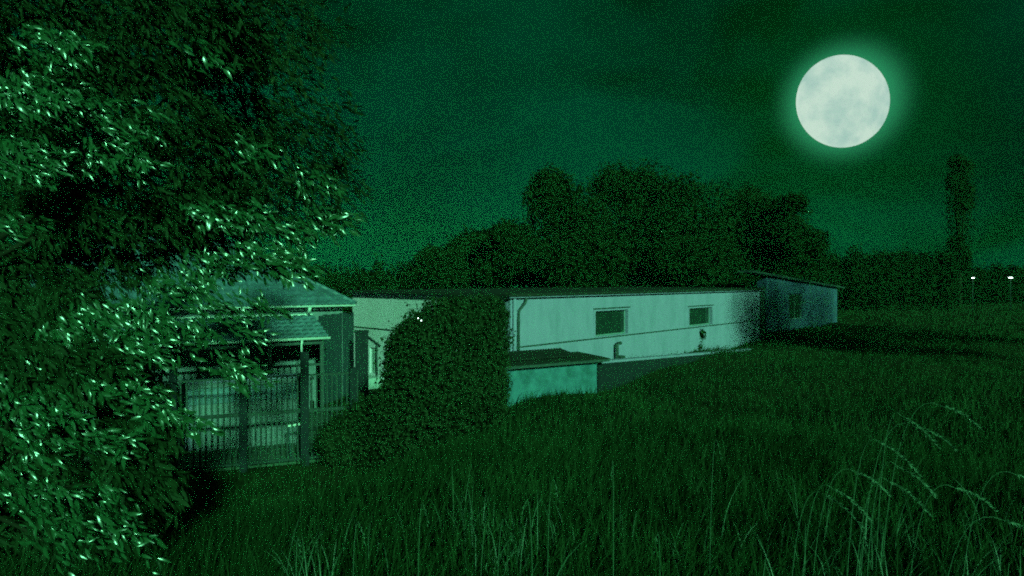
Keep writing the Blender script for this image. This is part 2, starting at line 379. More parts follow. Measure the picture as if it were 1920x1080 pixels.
# low coping that runs on from the shed along the foot of the wall
A2 = at(1122, 676, 17.2); B2 = at(1425, 652, 28.6); a2 = math.atan2(B2.y - A2.y, B2.x - A2.x); l2 = (B2 - A2).length
cp = empty('low_wall', (A2.x, A2.y, 0), a2); tag(cp, 'low dark retaining wall with pale coping beside the shed', 'wall')
ed_ = B2.z - A2.z; zq = A2.z - .09
MB().add([(0, 0, 1.0), (l2, 0, 1.0), (l2, .18, 1.0), (0, .18, 1.0), (0, 0, zq), (l2, 0, zq + ed_), (l2, .18, zq + ed_), (0, .18, zq)], [(0, 3, 2, 1), (4, 5, 6, 7), (0, 1, 5, 4), (1, 2, 6, 5), (2, 3, 7, 6), (3, 0, 4, 7)]).build('wall', M['pillar'], cp)
nc = 14
for k in range(nc):
    u0, u1 = l2 * k / nc + .006, l2 * (k + 1) / nc - .006; e0, e1 = (B2.z - A2.z) * k / nc, (B2.z - A2.z) * (k + 1) / nc; zb0 = A2.z - .087; zt0 = A2.z - .02
    MB().add([(u0, -.03, zb0 + e0), (u1, -.03, zb0 + e1), (u1, .21, zb0 + e1), (u0, .21, zb0 + e0), (u0, -.03, zt0 + e0), (u1, -.03, zt0 + e1), (u1, .21, zt0 + e1), (u0, .21, zt0 + e0)],
             [(0, 3, 2, 1), (4, 5, 6, 7), (0, 1, 5, 4), (1, 2, 6, 5), (2, 3, 7, 6), (3, 0, 4, 7)]).build('coping_stone', M['white'], cp)

# ------------------------------------------------------------------ tiled house on the left
H0 = at(615, 632, 18.2); HR = math.radians(30); z0h = 1.15
hs_ = empty('house', (H0.x, H0.y, 0), HR); tag(hs_, 'low house with hipped tiled roof and tiled porch behind the iron fence', 'house')
WX0, WX1, WY0, WY1 = -8.6, .95, 2.0, 9.2
ze = 4.2; zr_top = 3.84; zeave = H0.z
# openings on the front wall (local y = 2.0)
LIh = Matrix.Rotation(-HR, 3, 'Z'); Hc = Vector((H0.x, H0.y, 0))
def on_house(px, py, y):
    o = LIh @ (EYE - Hc); d = LIh @ ray(px, py); k = (y - o.y) / d.y; q = o + d * k; return q.x, q.z
def hh(x0, x1, y0, y1):
    xm = (x0 + x1) / 2; return (on_house(x0, 650, 2.0)[0], on_house(x1, 650, 2.0)[0], on_house(xm, y1, 2.0)[1], on_house(xm, y0, 2.0)[1])
hol = [hh(588, 618, 643, 668), hh(496, 520, 648, 690), hh(398, 436, 645, 670), hh(310, 345, 648, 672)]
wall_grid(WX0, WX1, z0h - .3, ze, .25, [(a, b, c, d) for a, b, c, d in hol], 'x').build('wall', M['housewall'], hs_, loc=(0, 2.0, 0))
for a, b, c, d in hol:
    q = window(hs_, a, b, c, d); q.location = (0, 2.0, 0)
    MB().box(a - .05, b + .05, -.06, -.003, c - .07, c - .01).build('sill', M['lighttrim'], q)
MB().box(WX1 - .25, WX1 - .003, 2.253, WY1, z0h - .3, ze).build('wall', M['housewall'], hs_)
MB().box(WX0 + .003, WX0 + .25, 2.253, WY1, z0h - .3, ze).build('wall', M['housewall'], hs_)
MB().box(WX0 + .253, WX1 - .253, WY1 - .25, WY1 - .003, z0h - .3, ze).build('wall', M['housewall'], hs_)
def tiled_plane(p00, p10, p01, p11, tw=.22, course=.34):
    """curved pan tiles in courses on the quad eave p00-p10 to ridge p01-p11 (may be a triangle/trapezium)"""
    p00, p10, p01, p11 = map(Vector, (p00, p10, p01, p11))
    ex = (p10 - p00).normalized(); n = ((p10 - p00).cross(p01 - p00)).normalized()
    up = n.cross(ex).normalized()
    H = (p01 - p00).dot(up); W = (p10 - p00).length
    l1 = (p01 - p00).dot(ex); r1 = (p11 - p00).dot(ex)
    nc_ = max(1, round(H / course)); hc = H / nc_; m = MB(); seg = 4
    for c in range(nc_):
        t0, t1 = c / nc_, (c + 1) / nc_
        xl0, xr0 = l1 * t0, W + (r1 - W) * t0; xl1, xr1 = l1 * t1, W + (r1 - W) * t1
        k0, k1 = math.floor(min(xl0, xl1) / tw), math.ceil(max(xr0, xr1) / tw)
        for k in range(k0, k1):
            off = random.uniform(-.008, .008)
            v = []; xs = [tw * (k + q / seg) for q in range(seg + 1)]
            for x_, q in zip(xs, range(seg + 1)):
                hgt = .042 * math.sin(math.pi * q / seg) ** .8 if q not in (0, seg) else 0
                xa = min(max(x_, xl0), xr0); xb = min(max(x_, xl1), xr1)
                s0 = H * t0 + off - .03; s1 = H * t1 + .02
                v.append(p00 + ex * xa + up * (s0 - .0) + n * (.008 + hgt)); v.append(p00 + ex * xa + up * s0 + n * (.095 + hgt)); v.append(p00 + ex * xb + up * s1 + n * (.01 + hgt))
            if (v[1] - v[-2]).length < .01 and (v[2] - v[-1]).length < .01: continue
            fs = []
            for q in range(seg):
                a = 3 * q; fs += [(a, a + 3, a + 4, a + 1), (a + 1, a + 4, a + 5, a + 2)]
            m.add(v, fs)
    # underside board
    m.add([p00, p10, p11, p01], [(0, 1, 2, 3)])
    return m
EX0, EX1, EY0, EY1 = WX0 - .3, WX1 + .3, 1.6, 9.6
hr = (EY1 - EY0) / 2; zridge = ze + hr * math.tan(math.radians(31))
tiled_plane((EX0, EY0, ze), (EX1, EY0, ze), (EX0 + hr, EY0 + hr, zridge), (EX1 - hr, EY0 + hr, zridge)).build('roof_tiles', M['tile'], hs_)['kind'] = 'stuff'
tiled_plane((EX1, EY0, ze), (EX1, EY1, ze), (EX1 - hr, EY0 + hr, zridge), (EX1 - hr, EY0 + hr, zridge)).build('roof_tiles', M['tile'], hs_)['kind'] = 'stuff'
tiled_plane((EX1, EY1, ze), (EX0, EY1, ze), (EX1 - hr, EY0 + hr, zridge), (EX0 + hr, EY0 + hr, zridge), .3, .5).build('roof_tiles', M['tile'], hs_)['kind'] = 'stuff'
tiled_plane((EX0, EY1, ze), (EX0, EY0, ze), (EX0 + hr, EY0 + hr, zridge), (EX0 + hr, EY0 + hr, zridge), .3, .5).build('roof_tiles', M['tile'], hs_)['kind'] = 'stuff'
MB().tube([(EX1, EY0, ze + .05), (EX1 - hr, EY0 + hr, zridge + .05)], .075, 8).build('hip_capping', M['tile'], hs_, True)
MB().tube([(EX0 + hr, EY0 + hr, zridge + .05), (EX1 - hr, EY0 + hr, zridge + .05)], .08, 8).build('ridge_capping', M['tile'], hs_, True)
def gutter(x0, x1, y, z, r):
    return MB().tube([(x0, y, z), (x1, y, z)], r, 10).build('gutter', M['gutter'], hs_, True)
gutter(EX0, EX1, EY0 - .05, ze - .03, .035)
# porch
PX0 = -6.6
tiled_plane((PX0, 0, zeave), (0, 0, zeave), (PX0, 1.95, zr_top), (0, 1.95, zr_top)).build('porch_tiles', M['tile'], hs_)['kind'] = 'stuff'
gutter(PX0 - .05, .05, -.06, zeave - .02, .042)
MB().box(PX0, -.02, 1.93, 1.985, zr_top + .03, zr_top + .075).build('flashing', M['gutter'], hs_)
MB().box(PX0 + .1, -.1, .10, .2, zeave - .2, zeave - .04).build('porch_beam', M['trim'], hs_)
for px in (-.15, -1.6, -3.4, -5.0, -6.4):
    MB().box(px - .05, px + .05, .10, .20, z0h - .2, zeave - .203).build('porch_post', M['trim'], hs_)
mz = on_house(590, 683, .15)[1]
MB().box(PX0 + .16, -.2, .12, .18, mz - .04, mz + .03).build('porch_rail', M['trim'], hs_)
for k in range(36):
    x_ = PX0 + .3 + k * .17
    if x_ > -.3: break
    MB().box(x_ - .02, x_ + .02, .135, .165, z0h, mz - .043).build('baluster', M['housewall'], hs_)
MB().tube([(-.75, -.06, zeave - .05), (-.75, .02, zeave - .2), (-.75, .04, z0h)], .03, 8).build('downpipe', M['gutter'], hs_, True)
xx = on_house(577, 590, 1.9)[0]
MB().tube([(xx, EY0 - .05, ze - .06), (xx, EY0 + .1, ze - .2), (xx, 1.9, zr_top + .1)], .05, 8).build('downpipe', M['gutter'], hs_, True)

# dark boarded screen and pillar between house and pale building
T0 = at(598, 592, 19.0); T1 = at(664, 585, 21.2); ta = math.atan2(T1.y - T0.y, T1.x - T0.x); tl = math.hypot(T1.x - T0.x, T1.y - T0.y)
sc_ = empty('timber_screen', (T0.x, T0.y, 0), ta); tag(sc_, 'tall dark vertical board screen closing the side of the tiled house', 'screen')
for k in range(9):
    MB().box(tl * k / 9 + .008, tl * (k + 1) / 9 - .008, random.uniform(0, .012), .03, 1.0, T0.z + random.uniform(-.02, .02), .004).build('board', M['timber'], sc_)
MB().box(0, tl, .031, .075, 2.0, 2.1).build('rail', M['timber'], sc_); MB().box(0, tl, .031, .075, 3.5, 3.6).build('rail', M['timber'], sc_)
G0 = at(666, 621, 19.5)
gp = empty('gate_pillar', (G0.x, G0.y, 0), math.radians(15)); tag(gp, 'squat dark pillar standing before the cream end wall', 'pillar')
MB().box(0, .40, 0, .40, 1.0, G0.z - .06, .01).build('shaft', M['pillar'], gp); MB().box(-.03, .43, -.03, .43, G0.z - .057, G0.z, .02).build('cap', M['pillar'], gp)

# ------------------------------------------------------------------ yard, low wall, iron fence
FA = at(345, 713, 12.2); FB = at(563, 703, 12.95); fa = math.atan2(FB.y - FA.y, FB.x - FA.x); fl = math.hypot(FB.x - FA.x, FB.y - FA.y)
fn = empty('iron_fence', (FA.x, FA.y, 0), fa); tag(fn, 'dark iron railing fence with two wide posts before the yard', 'fence')
LIf = Matrix.Rotation(-fa, 3, 'Z'); Fc = Vector((FA.x, FA.y, 0))
def on_fence(px, py, y=0):
    o = LIf @ (EYE - Fc); d = LIf @ ray(px, py); k = (y - o.y) / d.y; q = o + d * k; return q.x, q.z
zt = FA.z; zm = on_fence(500, 772)[1]; zl = 1.25
XL = on_fence(250, 700)[0]; XR = on_fence(672, 700)[0]
posts = [(448, 463, 690), (563, 579, 660), (655, 668, 690), (318, 332, 690)]
pw = []
for a, b, ty in posts:
    x_a, x_b = on_fence(a, 700)[0], on_fence(b, 700)[0]; pw.append((x_a, x_b))
    pz = on_fence(a, ty)[1]
    MB().box(x_a, x_b, -.08, .08, zl - .4, pz, .01).build('post', M['pillar'], fn)
pw.sort()
segs = []
cur = XL
for a, b in pw:
    if a - cur > .12: segs.append((cur + .003, a - .003))
    cur = b
segs.append((cur + .003, XR))
bar = MB().box(-.0145, .0145, -.0145, .0145, 0, 1).mesh('bar'); bar.materials.append(M['iron'])
for a, b in segs:
    for zz, hh_ in ((zt - .02, .035), (zm - .03, .07), (zl, .05)):
        MB().box(a, b, -.022, .022, zz - hh_ / 2, zz + hh_ / 2).build('rail', M['iron'], fn)
    n = max(1, round((b - a) / .107))
    for k in range(n):
        x_ = a + (b - a) * (k + .5) / n
        for z_a, z_b in ((zm + .006, zt - .038), (zl + .026, zm - .066)):
            o = link(bpy.data.objects.new('bar', bar), fn); o.location = (x_ + random.uniform(-.004, .004), 0, z_a); o.scale = (1, 1, z_b - z_a)
# pale low wall behind the fence, with coping and a dark recess band
W0 = at(338, 714, 13.6); W1 = at(566, 704, 14.6); wa = math.atan2(W1.y - W0.y, W1.x - W0.x); wl = math.hypot(W1.x - W0.x, W1.y - W0.y)
yw = empty('yard_wall', (W0.x, W0.y, 0), wa); tag(yw, 'low pale yard wall with coping seen through the iron bars', 'wall')
MB().box(0, wl, 0, .2, 1.0, W0.z - .57).build('wall', M['housewall'], yw)
MB().box(0.002, wl - .002, .05, .15, W0.z - .567, W0.z - .2).build('tiled_band', M['tile'], yw)
MB().box(0, wl, -.0, .2, W0.z - .197, W0.z - .08).build('wall', M['housewall'], yw)
for k in range(6):
    MB().box(wl * k / 6 + .006, wl * (k + 1) / 6 - .006, -.04, .24, W0.z - .077, W0.z - .01, .01).build('coping_stone', M['white'], yw)
MB().box(0, .22, -.06, -.003, 1.0, W0.z - .58).build('pier', M['white'], yw)
# paving slabs of the yard
yd = empty('yard_paving', (FA.x, FA.y, 0), fa); tag(yd, 'weathered paved yard between iron fence and tiled house', kind='structure')
slab = MB().box(-.29, .29, -.29, .29, -.05, 0, .008).mesh('slab'); slab.materials.append(M['paving'])
for ix in range(-4, 9):
    for iy in range(0, 9):
        x_, y_ = ix * .6, .4 + iy * .6
        o = link(bpy.data.objects.new('slab', slab), yd); wv = Matrix.Rotation(fa, 3, 'Z') @ Vector((x_, y_, 0)) + Fc
        o.location = (x_, y_, float(gh(wv.x, wv.y)) + .07 + random.uniform(-.004, .004))
q = at(536, 799, 13.1); q2 = at(566, 794, 13.25)
pk = MB().box(0, (q2 - q).length, -.03, .03, -.018, .018, .004).build('plank', M['plank'], loc=q); pk.rotation_euler = (0, -math.asin((q2.z - q.z) / (q2 - q).length), math.atan2(q2.y - q.y, q2.x - q.x))
tag(pk, 'short white board showing through the lower fence bars', 'board')
# two trestle legs carry it
tr = MB()
L_ = (q2 - q).length
for xx_ in (.05, L_ - .05):
    tr.box(xx_ - .015, xx_ + .015, -.02, .02, -(q.z - float(gh(q.x, q.y))) - .03, -.019)
tr.build('leg', M['timber'], pk)

# ------------------------------------------------------------------ dim outbuilding far right
O0 = at(1437, 520, 34); O1 = at(1570, 520, 44)
oa = math.atan2(O1.y - O0.y, O1.x - O0.x); ol = math.hypot(O1.x - O0.x, O1.y - O0.y)
ob = empty('outbuilding', (O0.x, O0.y, 0), oa); tag(ob, 'dim grey outbuilding with sloping roof beyond the long pale building', 'building')
LIo = Matrix.Rotation(-oa, 3, 'Z'); Oc = Vector((O0.x, O0.y, 0))
def on_out(px, py, y=0):
    o = LIo @ (EYE - Oc); d = LIo @ ray(px, py); k = (y - o.y) / d.y; q_ = o + d * k; return q_.x, q_.z
zo0 = on_out(1437, 521)[1]; zo1 = on_out(1565, 538)[1]
ho = (on_out(1480, 560)[0], on_out(1506, 560)[0], on_out(1493, 598)[1], on_out(1493, 551)[1])
wall_grid(0, ol, 1.0, zo1, .2, [ho], 'x').build('wall', M['grey_wall'], ob)
MB().add([(0, .0, zo1 + .002), (ol, .0, zo1 + .002), (0, .0, zo0), (0, .2, zo1 + .002), (ol, .2, zo1 + .002), (0, .2, zo0)], [(0, 1, 2), (5, 4, 3), (0, 2, 5, 3), (1, 4, 5, 2), (0, 3, 4, 1)]).build('gable', M['grey_wall'], ob)
MB().box(.0, .2, .203, .5, 1.0, zo0 - .1).build('wall', M['grey_wall'], ob)
window(ob, *ho)
m = MB(); xa, za = on_out(1412, 507, -.3); xb, zb = on_out(1584, 538, -.3)
m.add([(xa, -.3, za - .1), (xb, -.3, zb - .1), (xb, .5, zb - .1), (xa, .5, za - .1), (xa, -.3, za), (xb, -.3, zb), (xb, .5, zb), (xa, .5, za)], [(0, 3, 2, 1), (4, 5, 6, 7), (0, 1, 5, 4), (1, 2, 6, 5), (2, 3, 7, 6), (3, 0, 4, 7)])
m.build('roof', M['trim'], ob)

# ------------------------------------------------------------------ foliage makers
def unit(a): return a / np.maximum(np.linalg.norm(a, axis=1, keepdims=True), 1e-9)
def leaf_arrays(P, T, Nn, Ln, Wd, detail=0, curl=.25):
    """P base positions, T long axis, Nn normals"""
    T = unit(T); Nn = unit(Nn - (Nn * T).sum(1, keepdims=True) * T); B = np.cross(Nn, T); Ln = Ln[:, None]; Wd = Wd[:, None]
    if detail == 0:
        v = np.stack([P, P + T * Ln * .5 + B * Wd * .5 + Nn * Wd * .12, P + T * Ln - Nn * Ln * curl * .5, P + T * Ln * .5 - B * Wd * .5 + Nn * Wd * .12], 1)
        n = len(P); base = (np.arange(n) * 4)[:, None]
        f = np.concatenate([base + np.array([[0, 1, 2]]), base + np.array([[0, 2, 3]])], 0)
        return v.reshape(-1, 3), f
    rows = [P]
    for tt, ww in ((.3, .48), (.65, .40)):
        c = P + T * Ln * tt - Nn * Ln * curl * tt * tt
        rows += [c + B * Wd * ww + Nn * Wd * .10, c, c - B * Wd * ww + Nn * Wd * .10]
    rows.append(P + T * Ln - Nn * Ln * curl)
    v = np.stack(rows, 1); n = len(P); base = (np.arange(n) * 8)[:, None]
    tri = [(0, 1, 2), (0, 2, 3), (1, 4, 5), (1, 5, 2), (2, 5, 6), (2, 6, 3), (4, 7, 5), (5, 7, 6)]
    f = np.concatenate([base + np.array([q]) for q in tri], 0)
    return v.reshape(-1, 3), f
def blob_points(blobs, n):
    """blobs [(center, (rx,ry,rz), weight)] -> points, outward dirs"""
    wts = np.array([b[2] for b in blobs], float); wts /= wts.sum(); cnt = rng.multinomial(n, wts); Ps, Os = [], []
    for (c, r_, _), k in zip(blobs, cnt):
        u = unit(rng.normal(size=(k, 3))); rad = rng.random(k) ** .38
        rad = np.where(rng.random(k) < .035, rng.uniform(1.0, 1.16, k), rad)
        rad *= 1 + .16 * np.sin(u[:, 0] * 7 + c[0] * 3) * np.sin(u[:, 2] * 6 + c[1] * 2) + .08 * rng.normal(size=k)
        Ps.append(np.array(c) + u * rad[:, None] * np.array(r_)); Os.append(u)
    return np.concatenate(Ps), np.concatenate(Os)
def limb(m, a, b, r0, r1, bend=.3, n=6):
    a, b = Vector(a), Vector(b); pts = []
    off = Vector((random.uniform(-1, 1), random.uniform(-1, 1), random.uniform(0, 1))) * bend
    for i_ in range(n + 1):
        t_ = i_ / n; pts.append(a.lerp(b, t_) + off * math.sin(math.pi * t_) * .5)
    m.tube(pts, r0, 7, r1)
def crowned(name, base, blobs, n, lsize, mt, label, cat, group=None, trunk_r=.18, detail=0, upbias=.3):
    t_ = empty(name, base); tag(t_, label, cat, group)
    b = np.array(base)
    blobs = [(np.array(c) - b, r_, w_) for c, r_, w_ in blobs]
    Pp, O = blob_points(blobs, n)
    nn = O + rng.normal(size=O.shape) * .7 + np.array([0, 0, upbias]); tt = rng.normal(size=O.shape) + np.array([0, 0, -.4])
    ln = lsize * rng.uniform(.6, 1.4, len(Pp)); v, f = leaf_arrays(Pp, tt, nn, ln, ln * .55, detail)
    c_ = link(bpy.data.objects.new('crown', np_mesh('crown', v, f, mt)), t_)
    m = MB(); top = Vector(blobs[0][0])
    z_top = max(bb[0][2] for bb in blobs); ctr = Vector(np.mean([bb[0] for bb in blobs], 0)); mid = Vector((ctr.x * .5, ctr.y * .5, ctr.z * .55))
    limb(m, (0, 0, -.3), mid, trunk_r, trunk_r * .6, .15)
    for bb in blobs[:9]: limb(m, mid, Vector(bb[0]), trunk_r * .5, trunk_r * .12, .2, 5)
    m.build('trunk', M['bark'], t_, True)
    return t_
def tree_at(px, y_top, Y, wpx, label, name='tree', n=17000, lsize=.27, group='trees behind the long building', ybot=540, kind='round'):
    c = at(px, y_top, Y); g = float(gh(c.x, Y)); hw = wpx / F * Y / 2; H = c.z - g; zb_ = at(px, ybot, Y).z; blobs = []
    nb = 13
    for k in range(nb):
        a = rng.uniform(0, 2 * math.pi); hgt = rng.uniform(0, 1)
        wv_ = (math.sin(math.pi * min(1, hgt * .66 + .22)) ** .6) if kind == 'round' else .55
        rr = hw * rng.uniform(.34, .56) * (wv_ * .5 + .5)
        rad = max(0, hw * wv_ - rr)
        zc_ = max(zb_, g + 1) + (c.z - rr * .8 - max(zb_, g + 1)) * hgt
        blobs.append(((c.x + math.cos(a) * rad, Y + math.sin(a) * rad, zc_), (rr, rr, rr * .85), 1.0))
    blobs.append(((c.x, Y, (c.z + zb_) / 2), (hw * .6, hw * .6, (c.z - zb_) * .42), 2.5))
    return crowned(name, (c.x, Y, g), blobs, n, lsize, M['fartree'], label, 'tree', group, .28)

G = 'trees behind the long building'
tree_at(1050, 318, 42, 240, 'tall broad dark tree above the building corner with the downpipe')
tree_at(1180, 302, 46, 270, 'tallest dark tree rising above the first window')
tree_at(1310, 314, 43, 250, 'tall dark tree rising above the second window')
tree_at(1395, 342, 48, 200, 'dark tree behind and right of the tree above the second window')
tree_at(1475, 362, 44, 150, 'rounded dark tree above the dim outbuilding with steep right edge')
tree_at(960, 405, 40, 160, 'medium dark tree over the big yard bush')
tree_at(885, 425, 44, 130, 'lower dark tree stepping down left of the big yard bush top')
tree_at(820, 462, 38, 130, 'small dark tree behind the cream end wall', n=9000)
tree_at(1120, 430, 34, 240, 'dark tree close behind the flat roof over the first window')
tree_at(1300, 440, 38, 260, 'dark tree close behind the flat roof over the second window')
def hedge(name, px0, px1, ytop, Y, label, n, group=None, ls=.3):
    blobs = []; a, b = at(px0, ytop, Y), at(px1, ytop, Y); k = max(3, int((b.x - a.x) / 1.6))
    for i_ in range(k + 1):
        x_ = a.x + (b.x - a.x) * i_ / k; g = float(gh(x_, Y)); ht = a.z + random.uniform(-.25, .12)
        blobs.append(((x_, Y + random.uniform(-.5, .5), (g + ht) / 2), (1.3, 1.3, (ht - g) / 2), 1))
    t_ = empty(name, ((a.x + b.x) / 2, Y, float(gh((a.x + b.x) / 2, Y)))); tag(t_, label, 'hedge', group)
    base = np.array(t_.location); Pp, O = blob_points([(np.array(c) - base, r_, w_) for c, r_, w_ in blobs], n)
    ln = ls * rng.uniform(.6, 1.4, len(Pp)); v, f = leaf_arrays(Pp, rng.normal(size=O.shape), O + rng.normal(size=O.shape) * .6, ln, ln * .6)
    link(bpy.data.objects.new('foliage', np_mesh('foliage', v, f, M['fartree'])), t_); return t_
hedge('hedge', 540, 800, 494, 46, 'dark hedge line behind the tiled house', 16000)
hedge('hedge', 560, 690, 512, 31, 'lower dark hedge between tiled roof and cream end wall', 9000, ls=.2)
hedge('hedge', 1530, 1770, 470, 60, 'dark flat topped hedge under the moon', 30000, ls=.3)
hedge('hedge', 1755, 1990, 498, 75, 'low dark hedge behind the two distant lamps', 26000, ls=.34)
tree_at(1802, 270, 70, 80, 'tall slim dark tree left of the two distant lamps', 'slim_tree', 12000, .3, None, 500, 'slim')

# big yard bush
def bsh(specs, name, label, n, ls, Yb, mt=None):
    blobs = [(tuple(at(px, py, Y)), (rx / F * Y, rx / F * Y, ry / F * Y), w_) for px, py, Y, rx, ry, w_ in specs]
    c = at(specs[0][0], 700, Yb); g = float(gh(c.x, Yb))
    return crowned(name, (c.x, Yb, g), blobs, n, ls, mt or M['bush'], label, 'bush', None, .07)
bsh([(805, 690, 12.6, 85, 105, 2), (785, 640, 12.4, 52, 52, 1), (745, 690, 12.5, 28, 70, .6), (825, 610, 12.8, 48, 50, 1), (760, 650, 12.5, 30, 40, .5), (850, 590, 12.9, 38, 34, .7), (790, 780, 12.3, 90, 100, 2), (740, 800, 12.2, 60, 80, 1)],
    'bush', 'big round clipped looking bush before the cream end wall', 42000, .075, 12.6)
bsh([(910, 640, 13.6, 46, 80, 2), (890, 600, 13.6, 42, 42, 1), (925, 590, 13.8, 26, 34, .7), (885, 720, 13.2, 62, 100, 2), (925, 740, 13.2, 30, 90, 1), (900, 830, 12.6, 80, 90, 1.5)],
    'bush', 'taller dark bush at the near corner of the pale building', 36000, .08, 13.4)
bsh([(662, 775, 13.6, 34, 34, 1), (640, 825, 12.6, 44, 40, 1), (690, 810, 12.6, 46, 60, 1.2)], 'bush', 'low dark bush right of the iron fence', 20000, .07, 12.8)
sp = at(1312, 640, 22.5)
bsh([(1308, 648, 26.0, 8, 12, 1), (1316, 626, 26.0, 7, 10, .7), (1300, 664, 25.8, 13, 10, 1)], 'bush', 'little dark sapling under the second window', 700, .10, 26.0)
# two tiny lit bulbs showing at the top of the bush
lt = empty('string_light', at(787, 596, 11.75)); tag(lt, 'two tiny lit bulbs hanging at the left top of the round bush', 'light')
for px, py in ((784, 596.5), (790, 601)):
    p_ = at(px, py, 11.7) - lt.location; mb = MB()
    for a in range(7):
        th = math.pi * a / 6
        for b in range(10): ph = 2 * math.pi * b / 10; mb.v.append((.010 * math.sin(th) * math.cos(ph), .010 * math.sin(th) * math.sin(ph), .011 * math.cos(th)))
    for a in range(6):
        for b in range(10): mb.f.append((a * 10 + b, (a + 1) * 10 + b, (a + 1) * 10 + (b + 1) % 10, a * 10 + (b + 1) % 10))
    bo = mb.build('bulb', M['bulb'], lt, True, p_)
pa, pb = at(784, 596.5, 11.7) - lt.location, at(790, 601, 11.7) - lt.location
MB().tube([pa + Vector((-.25, .5, .12)), pa + Vector((0, 0, .011)), pb + Vector((0, 0, .011)), pb + Vector((.2, .6, .1))], .004, 5).build('cable', M['iron'], lt)

# distant lamps
for px, py, lab, sz in ((1824, 521, 'small distant lit lamp nearer the slim dark tree', .06), (1895, 520.5, 'brighter distant lit lamp nearer the right edge', .085)):
    p_ = at(px, py, 58); g = float(gh(p_.x, p_.y)); lo = empty('street_lamp', (p_.x, p_.y, g)); tag(lo, lab, 'lamp', 'distant lamps at the field edge')
    hgt = p_.z - g
    MB().tube([(0, 0, -.2), (0, 0, hgt - .1)], .05, 8, .03).build('pole', M['iron'], lo, True)
    MB().box(-sz * 1.6, sz * 1.6, -.1, .1, hgt - sz * .6, hgt + sz * .4, .04).build('lamp_head', M['bulb'], lo)
    MB().box(-sz * 1.8, sz * 1.8, -.12, .12, hgt + sz * .4 + .003, hgt + sz * .4 + .05).build('hood', M['iron'], lo)

# ------------------------------------------------------------------ the leafy tree and shrub on the left
HALF = np.array((sdir + Vector((.45, -1, .05)).normalized()).normalized())
def leafy(name, base, clumps, label, cat, trunk_r, ntop, tname='foliage', single=0):
    """clumps: (px,py,Y,rx,ry,n,bright 0..1,size)"""
    root = empty(name, base); tag(root, label, cat); b = np.array(base); Vs, Fs, off = [], [], 0; singles = []
    Vd, Fd, offd = [], [], 0
    for px, py, Y, rx, ry, n, br, sz in clumps:
        c = np.array(at(px, py, Y)) - b; rr = np.array((rx / F * Y, .5 * (rx + ry) / F * Y * .8, ry / F * Y))
        # leaves sit along twigs, in little sprays
        nt_ = max(1, n // 9); u = unit(rng.normal(size=(nt_, 3))) * (rng.random(nt_) ** .4)[:, None] * rr + c
        td = unit(np.array([.78, -.12, -.5]) + rng.normal(size=(nt_, 3)) * .30)
        k = rng.integers(0, nt_, n); s_ = rng.uniform(-.5, .5, n)[:, None]
        P_ = u[k] + td[k] * s_ * .35 + rng.normal(size=(n, 3)) * .02
        T_ = td[k] + rng.normal(size=(n, 3)) * .27
        Nb = HALF + rng.normal(size=(n, 3)) * .24; Nd = np.array([0, .1, 1.0]) + rng.normal(size=(n, 3)) * .45
        isb = rng.random(n) < br
        N_ = np.where(isb[:, None], Nb, Nd); ln = sz * rng.uniform(.6, 1.35, n)
        wd = ln * rng.uniform(.19, .30, n)
        ns = min(single, int(isb.sum())) if br > .3 else 0
        if ns:
            idx = np.where(isb)[0]; idx = idx[np.argsort(P_[idx, 1])][:ns]
            for i_ in idx: singles.append((P_[i_], T_[i_], N_[i_], ln[i_], wd[i_]))
            keep = np.ones(n, bool); keep[idx] = False; P_, T_, N_, ln, wd = P_[keep], T_[keep], N_[keep], ln[keep], wd[keep]
        v, f = leaf_arrays(P_, T_, N_, ln, wd, 1)
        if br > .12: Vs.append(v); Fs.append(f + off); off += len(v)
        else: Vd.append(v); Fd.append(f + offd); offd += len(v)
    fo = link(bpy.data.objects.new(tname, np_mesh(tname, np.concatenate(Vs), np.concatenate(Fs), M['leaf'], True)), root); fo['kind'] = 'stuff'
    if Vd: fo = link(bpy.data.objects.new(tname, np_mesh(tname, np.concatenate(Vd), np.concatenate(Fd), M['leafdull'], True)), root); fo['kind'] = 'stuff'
    # single leaves: three shared meshes
    protos = []
    for q_ in range(3):
        v, f = leaf_arrays(np.zeros((1, 3)), np.array([[1., 0, 0]]), np.array([[0, 0, 1.]]), np.array([1.]), np.array([.24 + .05 * q_]), 1, .15 + .12 * q_)
        protos.append(np_mesh('leaf', v, f, M['leaf'], True))
    for P_, T_, N_, ln, wd in singles:
        T_ = Vector(T_).normalized(); N_ = Vector(N_); N_ = (N_ - T_ * N_.dot(T_)).normalized(); B_ = N_.cross(T_)
        o = bpy.data.objects.new('leaf', random.choice(protos)); link(o, root)
        o.matrix_local = Matrix.Translation(Vector(P_)) @ Matrix((T_, B_, N_)).transposed().to_4x4() @ Matrix.Scale(ln, 4)
    m = MB(); mid = Vector((.3, .1, ntop)); limb(m, (0, 0, -.3), mid, trunk_r, trunk_r * .7, .2)
    m.build('trunk', M['bark'], root, True)
    for px, py, Y, rx, ry, n, br, sz in [c_ for c_ in clumps if c_[5] > 500][::5]:
        m = MB(); limb(m, mid, at(px, py, Y) - root.location, trunk_r * .22, .008, .5, 6); m.build('branch', M['bark'], root, True)
    return root
cl = []
